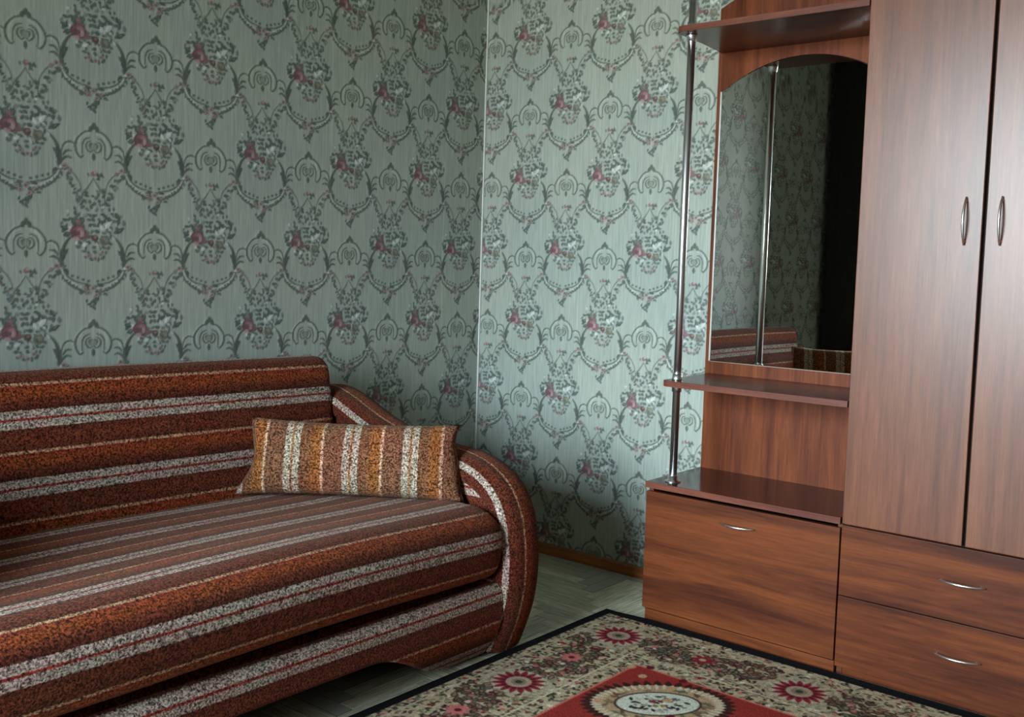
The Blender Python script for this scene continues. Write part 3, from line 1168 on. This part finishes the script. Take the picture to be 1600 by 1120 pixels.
# leaf-strewn cream border, a narrow outer band and a narrow inner band
fill_sprigs(rc, 0, 0, Wd, Hd, int(Wd * Hd * 6500), 0.72)


def rect_line(c, d, w, col):
    for a, b in (((d, d), (Wd - d, d)), ((Wd - d, d), (Wd - d, Hd - d)), ((Wd - d, Hd - d), (d, Hd - d)), ((d, Hd - d), (d, d))):
        c.stroke([a, b], w, w, col)


# medallions of the border: positions from the rug's far right corner (RX1, RY1)
def pos(x, y):
    return x - RX0, y - RY0


xs_d = [-0.584 - 0.488 * k for k in range(3)]
ys_d = [-1.742 - 0.602 * k for k in range(3)]
bc = 0.172
for x in xs_d:
    for yy in (RY1 - bc, RY0 + bc):
        px, py = pos(x, yy)
        rc.ell(px, py, 0.12, 0.10, 0, lin(176, 164, 136), 0, 0.6)
        fill_sprigs(rc, px - 0.12, py - 0.1, px + 0.12, py + 0.1, 40, 0.8)
for y in ys_d:
    for xx in (RX1 - bc - 0.01, RX0 + bc):
        px, py = pos(xx, y)
        rc.ell(px, py, 0.10, 0.12, 0, lin(176, 164, 136), 0, 0.6)
        fill_sprigs(rc, px - 0.1, py - 0.12, px + 0.1, py + 0.12, 40, 0.8)
for x in xs_d:
    for k, dx in enumerate((-0.15, -0.335)):
        for yy in (RY1 - bc, RY0 + bc):
            px, py = pos(x + dx, yy + (0.02 if k == 0 else -0.02))
            scrollwork(rc, px, py, 0.5 if k == 0 else -0.4, 1.0)
    for yy in (RY1 - bc, RY0 + bc):
        px, py = pos(x - 0.244, yy)
        for q in range(9):
            a = 2 * math.pi * q / 9
            rc.leaf(px + 0.020 * math.cos(a), py + 0.020 * math.sin(a), 0.034, 0.016, a, PINK)
        rc.ell(px, py, 0.010, 0.010, 0, CRIM2)
for y in [-1.14] + ys_d:
    for k, dy in enumerate((-0.185, -0.40)):
        for xx in (RX1 - bc, RX0 + bc):
            px, py = pos(xx + (0.015 if k else -0.015), y + dy)
            scrollwork(rc, px, py, 1.2 if k == 0 else 1.9, 1.0)
    for xx in (RX1 - bc, RX0 + bc):
        px, py = pos(xx, y - 0.295)
        for q in range(7):
            a = 2 * math.pi * q / 7
            rc.leaf(px + 0.022 * math.cos(a), py + 0.022 * math.sin(a), 0.036, 0.018, a, CRIM)
        rc.ell(px, py, 0.010, 0.010, 0, CREAM)
for x in xs_d:
    for yy in (RY1 - bc, RY0 + bc):
        daisy(rc, *pos(x, yy), 0.078)
for y in ys_d:
    for xx in (RX1 - bc - 0.012, RX0 + bc):
        daisy(rc, *pos(xx, y), 0.078)
rect_line(rc, 0.280, 0.005, lin(206, 192, 160))
rect_line(rc, 0.062, 0.004, lin(200, 188, 160))
# red field
i0 = int(BORD / rc.res)
rc.rgb[i0:-i0, i0:-i0] = np.array(FIELD, np.float32)
rect_line(rc, BORD, 0.007, lin(204, 116, 96))


def field_medallion(c, x, y, ang, s):
    ca, sa = math.cos(ang), math.sin(ang)

    def tr(u, v):
        return x + (u * ca - v * sa) * s, y + (u * sa + v * ca) * s
    for k in range(40):
        a = 2 * math.pi * k / 40
        px, py = tr(0.185 * math.cos(a), 0.125 * math.sin(a))
        c.leaf(px, py, 0.05 * s, 0.022 * s, a + ang, lin(60, 34, 30))
    c.ell(x, y, 0.175 * s, 0.117 * s, ang, lin(178, 148, 112))
    for k in range(48):
        a = 2 * math.pi * k / 48
        px, py = tr(0.165 * math.cos(a), 0.107 * math.sin(a))
        c.leaf(px, py, 0.034 * s, 0.012 * s, a + ang, lin(208, 190, 160))
    for k in range(40):
        a = rr.uniform(0, 6.28)
        q = rr.uniform(0.120, 0.142)
        px, py = tr(q * math.cos(a), q * 0.66 * math.sin(a))
        c.leaf(px, py, 0.03 * s, 0.012 * s, rr.uniform(0, 3), rr.choice(R_MID))
    c.ell(x, y, 0.118 * s, 0.074 * s, ang, lin(66, 34, 34))
    c.ell(x, y, 0.110 * s, 0.067 * s, ang, lin(206, 206, 186))
    for k in range(46):
        a, q = rr.uniform(0, 6.28), math.sqrt(rr.uniform(0, 1))
        px, py = tr(0.088 * q * math.cos(a), 0.05 * q * math.sin(a))
        c.leaf(px, py, 0.022 * s, 0.011 * s, rr.uniform(0, 3), rr.choice(R_DK + R_SAGE + [lin(84, 84, 104)]))
    for k in range(6):
        a = 2 * math.pi * k / 6
        px, py = tr(0.020 * math.cos(a), 0.016 * math.sin(a))
        c.ell(px, py, 0.008 * s, 0.008 * s, 0, rr.choice([CRIM, lin(220, 216, 200), lin(150, 120, 60)]))


for cx_, cy_, a_ in ((-0.925, -1.500, -0.78), (RX0 + 0.52, -1.500, 0.78), (-0.925, RY0 + 0.53, 0.78), (RX0 + 0.52, RY0 + 0.53, -0.78)):
    px, py = pos(cx_, cy_)
    field_medallion(rc, px, py, a_, 1.0)
    for k in range(10):
        q = rr.uniform(-1, 1)
        rc.ell(px + rr.uniform(-0.22, 0.22), py + rr.uniform(-0.24, 0.2), 0.014, 0.012, 0, rr.choice([CRIM2, lin(196, 150, 112)]))
px, py = pos((RX0 + RX1) / 2, (RY0 + RY1) / 2)
field_medallion(rc, px, py, 1.57, 2.2)
# black bound edge
EDGE = 0.033
ie = int(EDGE / rc.res)
for sl in ((slice(0, ie), slice(None)), (slice(-ie, None), slice(None)), (slice(None), slice(0, ie)), (slice(None), slice(-ie, None))):
    rc.rgb[sl] = np.array(lin(18, 17, 18), np.float32)

mr_, t, b = new_mat('rug_pile')
at = N(t, 'ShaderNodeVertexColor', layer_name='print')
co = N(t, 'ShaderNodeTexCoord')
nz = N(t, 'ShaderNodeTexNoise', Scale=260.0, Detail=2.0)
t.links.new(co.outputs['Object'], nz.inputs['Vector'])
r = ramp(t, [(0.35, (0.66, 0.66, 0.66, 1)), (0.65, (1.22, 1.2, 1.18, 1))])
t.links.new(nz.outputs['Fac'], r.inputs[0])
t.links.new(mixc(t, 1.0, at.outputs['Color'], r.outputs[0], 'MULTIPLY'), b.inputs['Base Color'])
b.inputs['Roughness'].default_value = 0.95
b.inputs['Specular IOR Level'].default_value = 0.1
bp = N(t, 'ShaderNodeBump', Strength=0.5, Distance=0.002)
t.links.new(nz.outputs['Fac'], bp.inputs['Height'])
t.links.new(bp.outputs[0], b.inputs['Normal'])
M_RUG = mr_

gx = axis_steps((RX0, -1.75, 0.012), (-1.75, RX1, 0.0029))
gy = axis_steps((RY0, -2.2, 0.012), (-2.2, RY1, 0.0029))
Xg, Yg = np.meshgrid(gx, gy)
rug_rgb = sample(rc.rgb, (Xg - RX0) / rc.res, (Yg - RY0) / rc.res, False)


def rug_z(X, Y):
    z = 0.009 + 0 * X
    # the edge along the cupboards is pushed up a little against their plinth
    c = np.clip((X - (RX1 - 0.05)) / 0.05, 0, 1) ** 2 * np.clip((-1.02 - Y) / 0.12, 0, 1)
    return z + 0.006 * c


Zg = rug_z(Xg, Yg)
pos3 = np.stack([Xg, Yg, Zg], -1)
ny_, nx_ = Xg.shape
sv, sf = [], []
per = ([(0, i) for i in range(nx_)] + [(j, nx_ - 1) for j in range(1, ny_)]
       + [(ny_ - 1, i) for i in range(nx_ - 2, -1, -1)] + [(j, 0) for j in range(ny_ - 2, 0, -1)])
for j, i in per:
    sv += [(Xg[j, i], Yg[j, i], Zg[j, i]), (Xg[j, i], Yg[j, i], 0.001)]
for k in range(len(per)):
    k2 = (k + 1) % len(per)
    sf.append((2 * k + 1, 2 * k2 + 1, 2 * k2, 2 * k))
rug = painted_grid('rug', pos3, rug_rgb, M_RUG, (sv, sf, lin(18, 17, 18)))
tag(rug, 'red and cream floral carpet with a black bound edge on the floor', 'rug')

# ------------------------------------------------------------------ furniture wood
WL, WDk = (146, 86, 52), (104, 54, 32)
M_WH = wood('walnut_across', 1, (121, 62, 30), (72, 32, 16), 0.46, 0.2)
M_WV = wood('walnut_upright', 2, (128, 76, 49), (98, 54, 35), 0.33, 0.42, coat=0.10)
M_WP = wood('walnut_back_panel', 2, (134, 70, 37), (86, 40, 22), 0.48, 0.2)
M_TOP = wood('walnut_gloss_top', 1, (84, 34, 26), (56, 20, 16), 0.16, 0.4)
M_EDGEW = wood('walnut_edge', 1, (124, 70, 52), (96, 50, 38), 0.42, 0.3)
M_INSIDE = plain('dark_gap', (20, 14, 12), 0.8)
mc, t, b = new_mat('chrome')
b.inputs['Base Color'].default_value = (0.92, 0.93, 0.94, 1)
b.inputs['Metallic'].default_value = 1.0
cn = N(t, 'ShaderNodeTexNoise', Scale=60.0)
cr_ = N(t, 'ShaderNodeMapRange')
cr_.inputs['To Min'].default_value = 0.26
cr_.inputs['To Max'].default_value = 0.34
t.links.new(cn.outputs['Fac'], cr_.inputs['Value'])
t.links.new(cr_.outputs['Result'], b.inputs['Roughness'])
M_CHROME = mc
mm, t, b = new_mat('mirror_glass')
b.inputs['Base Color'].default_value = (0.68, 0.69, 0.64, 1)
b.inputs['Metallic'].default_value = 1.0
b.inputs['Roughness'].default_value = 0.008
M_MIRROR = mm

FX = -0.383                 # front plane of the doors
YA, YB, YC, YD = -1.098, -1.754, -2.087, -2.424
Z_T = 0.4615


def bow_handle(parent, yc, zc, length, upright, label=None):
    bm = bmesh.new()
    pts, rads = [], []
    n = 16
    for k in range(n + 1):
        t = k / n * 2 - 1
        out = 0.004 + 0.020 * (1 - t * t)
        c = t * length / 2
        p_ = (FX - out, yc, zc + c) if upright else (FX - out, yc + c, zc)
        pts.append(p_)
        w = 0.0022 + 0.0017 * (1 - abs(t) ** 1.8)
        rads.append((w, 0.0028 + 0.0012 * (1 - t * t)))
    add_tube(bm, pts, rads, 12, True, flat=(1, 0, 0))
    for s in (-1, 1):
        c = s * (length / 2 - 0.010)
        a = (FX + 0.001, yc, zc + c) if upright else (FX + 0.001, yc + c, zc)
        e = (FX - 0.010, a[1], a[2])
        add_tube(bm, [a, e], [0.0042, 0.0036], 10)
    o = bm_obj('handle', bm, M_CHROME, parent, True)
    o['label'] = label or 'chrome bow handle'
    return o


# ---- low cupboard with open shelves and mirror
unit = empty('mirror_cabinet', ((FX) / 2, (YA + YB) / 2, 0.0))
tag(unit, 'brown wooden hallway unit with arched mirror, open shelves and low cupboard beside the wardrobe', 'cabinet')
bk = -0.022
box('side_panel', (FX + 0.018, YA - 0.016, 0.03), (bk, YA, Z_T - 0.021), M_WV, unit)
box('side_panel', (FX + 0.018, YB + 0.001, 0.03), (bk, YB + 0.017, Z_T - 0.021), M_WV, unit)
box('bottom_panel', (FX + 0.02, YB + 0.017, 0.03), (bk, YA - 0.016, 0.046), M_WH, unit)
box('inner_back', (bk - 0.006, YB + 0.017, 0.046), (bk - 0.001, YA - 0.016, Z_T - 0.021), M_INSIDE, unit)
box('plinth', (FX + 0.004, YB + 0.001, 0.0), (FX + 0.020, YA - 0.010, 0.0385), M_WH, unit)
bm = bmesh.new()
add_box(bm, (FX - 0.004, YB + 0.0015, Z_T - 0.020), (bk, YA + 0.002, Z_T), 0.0015)
top = bm_obj('top_board', bm, M_TOP, unit)
top['label'] = 'dark glossy top board'
box('edge_strip', (FX - 0.0055, YB + 0.0015, Z_T - 0.0195), (FX - 0.004, YA + 0.002, Z_T - 0.0005), M_EDGEW, top, bev=0)
flap = box('flap_door', (FX, YB + 0.003, 0.0425), (FX + 0.017, YA, Z_T - 0.0315), M_WH, unit)
bow_handle(flap, -1.428, 0.374, 0.118, False)
# back panel with a curved crest
ys = np.linspace(YA, YB + 0.001, 26)
bm = bmesh.new()
outl = [(YA, Z_T)] + [(y, 2.046 + 0.13 * math.sin(min(1.0, (YA - y) / 0.52) * math.pi / 2) ** 0.9) for y in ys] + [(YB + 0.001, Z_T)]
f0 = [bm.verts.new((bk + 0.004, y, z)) for y, z in outl]
f1 = [bm.verts.new((bk - 0.012 + 0.0, y, z)) for y, z in outl]
bm.faces.new(f0)
bm.faces.new(f1[::-1])
for k in range(len(outl)):
    k2 = (k + 1) % len(outl)
    bm.faces.new((f0[k], f1[k], f1[k2], f0[k2]))
bm_obj('back_panel', bm, M_WP, unit)
PX = bk - 0.012


def shelf(name, z, th):
    """left end rounded off round the pole, front in line with the doors"""
    out = [(PX, YB + 0.0015), (FX + 0.001, YB + 0.0015)]
    out += [(FX + 0.001, y) for y in np.linspace(YB + 0.1, -1.165, 8)]
    cx, cy, r = -0.352, -1.163, 0.030
    out += [(cx - r * math.cos(a), cy + r * math.sin(a)) for a in np.linspace(0.05, math.pi / 2, 8)]
    out += [(-0.20, -1.128), (-0.10, -1.118), (PX, -1.108)]
    bm = bmesh.new()
    lo_ = [bm.verts.new((x, y, z - th / 2)) for x, y in out]
    hi_ = [bm.verts.new((x, y, z + th / 2)) for x, y in out]
    bm.faces.new(lo_)
    bm.faces.new(hi_[::-1])
    for k in range(len(out)):
        k2 = (k + 1) % len(out)
        bm.faces.new((lo_[k], lo_[k2], hi_[k2], hi_[k]))
    o = bm_obj('shelf', bm, M_SHELF, unit)
    # pale edge banding along the front
    bm = bmesh.new()
    e = out[1:-1]
    a_ = [bm.verts.new((x - 0.0012, y + (0.001 if k > 9 else 0), z - th / 2 + 0.0005)) for k, (x, y) in enumerate(e)]
    b_ = [bm.verts.new((x - 0.0012, y + (0.001 if k > 9 else 0), z + th / 2 - 0.0005)) for k, (x, y) in enumerate(e)]
    for k in range(len(e) - 1):
        bm.faces.new((a_[k], a_[k + 1], b_[k + 1], b_[k]))
    bm_obj('edge_strip', bm, M_EDGEW, o)
    return o


M_SHELF = wood('walnut_gloss_shelf', 1, (92, 44, 32), (58, 26, 20), 0.24, 0.3)
Z_S, Z_U = 0.7868, 1.9051
shelf('shelf', Z_S, 0.019)
shelf('shelf', Z_U, 0.019)
# chrome pole with collars
PXY = (-0.327, -1.1615)
bm = bmesh.new()
add_tube(bm, [(PXY[0], PXY[1], Z_T), (PXY[0], PXY[1], 2.10)], [0.0125, 0.0125], 24)
pole = bm_obj('pole', bm, M_CHROME, unit, True)
pole['label'] = 'tall chrome pole'
for z, s in ((Z_T, 1), (Z_S - 0.0095, -1), (Z_S + 0.0095, 1), (Z_U - 0.0095, -1), (Z_U + 0.0095, 1)):
    bm = bmesh.new()
    r0 = 0.026 if z == Z_T else 0.0175
    add_tube(bm, [(PXY[0], PXY[1], z), (PXY[0], PXY[1], z + s * 0.003), (PXY[0], PXY[1], z + s * 0.006), (PXY[0], PXY[1], z + s * 0.020)],
             [r0, r0, 0.0165, 0.0155], 24)
    bm_obj('collar', bm, M_CHROME, pole, True)
bm = bmesh.new()
add_tube(bm, [(PXY[0], PXY[1], 2.10), (PXY[0], PXY[1], 2.112), (PXY[0], PXY[1], 2.118)], [0.015, 0.015, 0.006], 20)
bm_obj('end_cap', bm, M_CHROME, pole, True)

# arched mirror
MY0, MY1, MZ0 = -1.118, -1.700, 0.840
arch = [(MY0 + (MY1 - MY0) * k / 28, 0) for k in range(29)]
arc = []
for y, _ in arch:
    t_ = (y + 1.409) / 0.291
    arc.append((y, 1.764 + 0.095 * (1 - abs(t_) ** 2.1)))
outl = [(MY0, MZ0)] + arc + [(MY1, MZ0)]
bm = bmesh.new()
cyc, czc = -1.409, 1.3
rings = []
for dx, ins in ((0.0, 0.0), (-0.004, 0.0), (-0.0048, 0.0025)):
    ring = []
    for y, z in outl:
        ring.append(bm.verts.new((PX + dx, y - math.copysign(min(ins, abs(y - cyc)), y - cyc), z - math.copysign(ins, z - czc))))
    rings.append(ring)
for a_, b_ in zip(rings[:-1], rings[1:]):
    for k in range(len(outl)):
        k2 = (k + 1) % len(outl)
        bm.faces.new((a_[k], a_[k2], b_[k2], b_[k]))
bm.faces.new(rings[-1])
mir = bm_obj('mirror', bm, M_MIRROR, unit)
mir['label'] = 'tall arched mirror'
M_MEDGE = plain('mirror_edge_glint', (226, 228, 220), 0.2)  # near-white paints in the highlight on the glass edge
M_MEDGE2 = plain('mirror_lower_glint', (158, 140, 122), 0.3)  # weaker edge glint painted in along the bottom
bm = bmesh.new()
add_box(bm, (PX - 0.0065, MY0 - 0.0005, MZ0), (PX, MY0 + 0.0045, 1.765), 0.001)
bm_obj('polished_edge', bm, M_MEDGE, mir)
bm = bmesh.new()
add_box(bm, (PX - 0.0055, MY1, MZ0 - 0.0025), (PX, MY0, MZ0 + 0.0), 0.0005)
bm_obj('polished_edge', bm, M_MEDGE2, mir)

# ---- wardrobe
ward = empty('wardrobe', (FX / 2, (YB + YD) / 2, 0.0))
tag(ward, 'tall brown wooden wardrobe with two doors and two drawers, right of the mirror', 'wardrobe')
HW = 2.16
box('side_panel', (FX + 0.018, YB - 0.017, 0.0), (bk, YB - 0.001, HW), M_WV, ward)
box('side_panel', (FX + 0.018, YD, 0.0), (bk, YD + 0.016, HW), M_WV, ward)
box('top_board', (FX + 0.018, YD + 0.016, HW - 0.016), (bk, YB - 0.017, HW), M_WH, ward)
box('middle_board', (FX + 0.020, YD + 0.016, 0.434), (bk, YB - 0.017, 0.450), M_WH, ward)
box('inner_back', (bk - 0.008, YD + 0.016, 0.05), (bk - 0.002, YB - 0.017, HW - 0.016), M_INSIDE, ward)
box('gap_shade', (FX + 0.0195, YC - 0.02, 0.05), (FX + 0.03, YC + 0.02, HW - 0.02), M_INSIDE, ward, bev=0)  # near-black strip stands in for the shade behind the door gap
box('plinth', (FX + 0.020, YD + 0.016, 0.0), (FX + 0.034, YB - 0.017, 0.05), M_WH, ward)
d1 = box('door', (FX, YC + 0.0045, 0.4445), (FX + 0.017, YB - 0.002, HW), M_WV, ward, bev=0.002)
d2 = box('door', (FX, YD, 0.4445), (FX + 0.017, YC - 0.0045, HW), M_WV, ward, bev=0.002)
bow_handle(d1, -2.041, 1.303, 0.124, True)
bow_handle(d2, -2.129, 1.303, 0.124, True)
w1 = box('drawer', (FX, YD, 0.2375), (FX + 0.017, YB - 0.002, 0.4400), M_WH, ward, bev=0.0012)
w2 = box('drawer', (FX, YD, 0.028), (FX + 0.017, YB - 0.002, 0.2345), M_WH, ward, bev=0.0012)
bow_handle(w1, -2.089, 0.345, 0.122, False)
bow_handle(w2, -2.089, 0.142, 0.122, False)

# ---- dark tall cupboard against the sofa wall, seen only in the mirror
M_DK = wood('dark_cupboard_wood', 2, (36, 34, 36), (22, 20, 22), 0.25)
cup = empty('tall_cupboard', (-3.88, -0.3, 0.0))
tag(cup, 'tall dark cupboard past the sofa, seen as a black strip in the mirror', 'cupboard')
box('body', (-4.26, -0.60, 0.0), (-3.50, -0.045, 2.62), M_DK, cup, bev=0.003)
for y0, y1 in ((-4.255, -3.883), (-3.877, -3.505)):
    dd = box('door', (y0, -0.62, 0.08), (y1, -0.602, 2.61), M_DK, cup, bev=0.002)
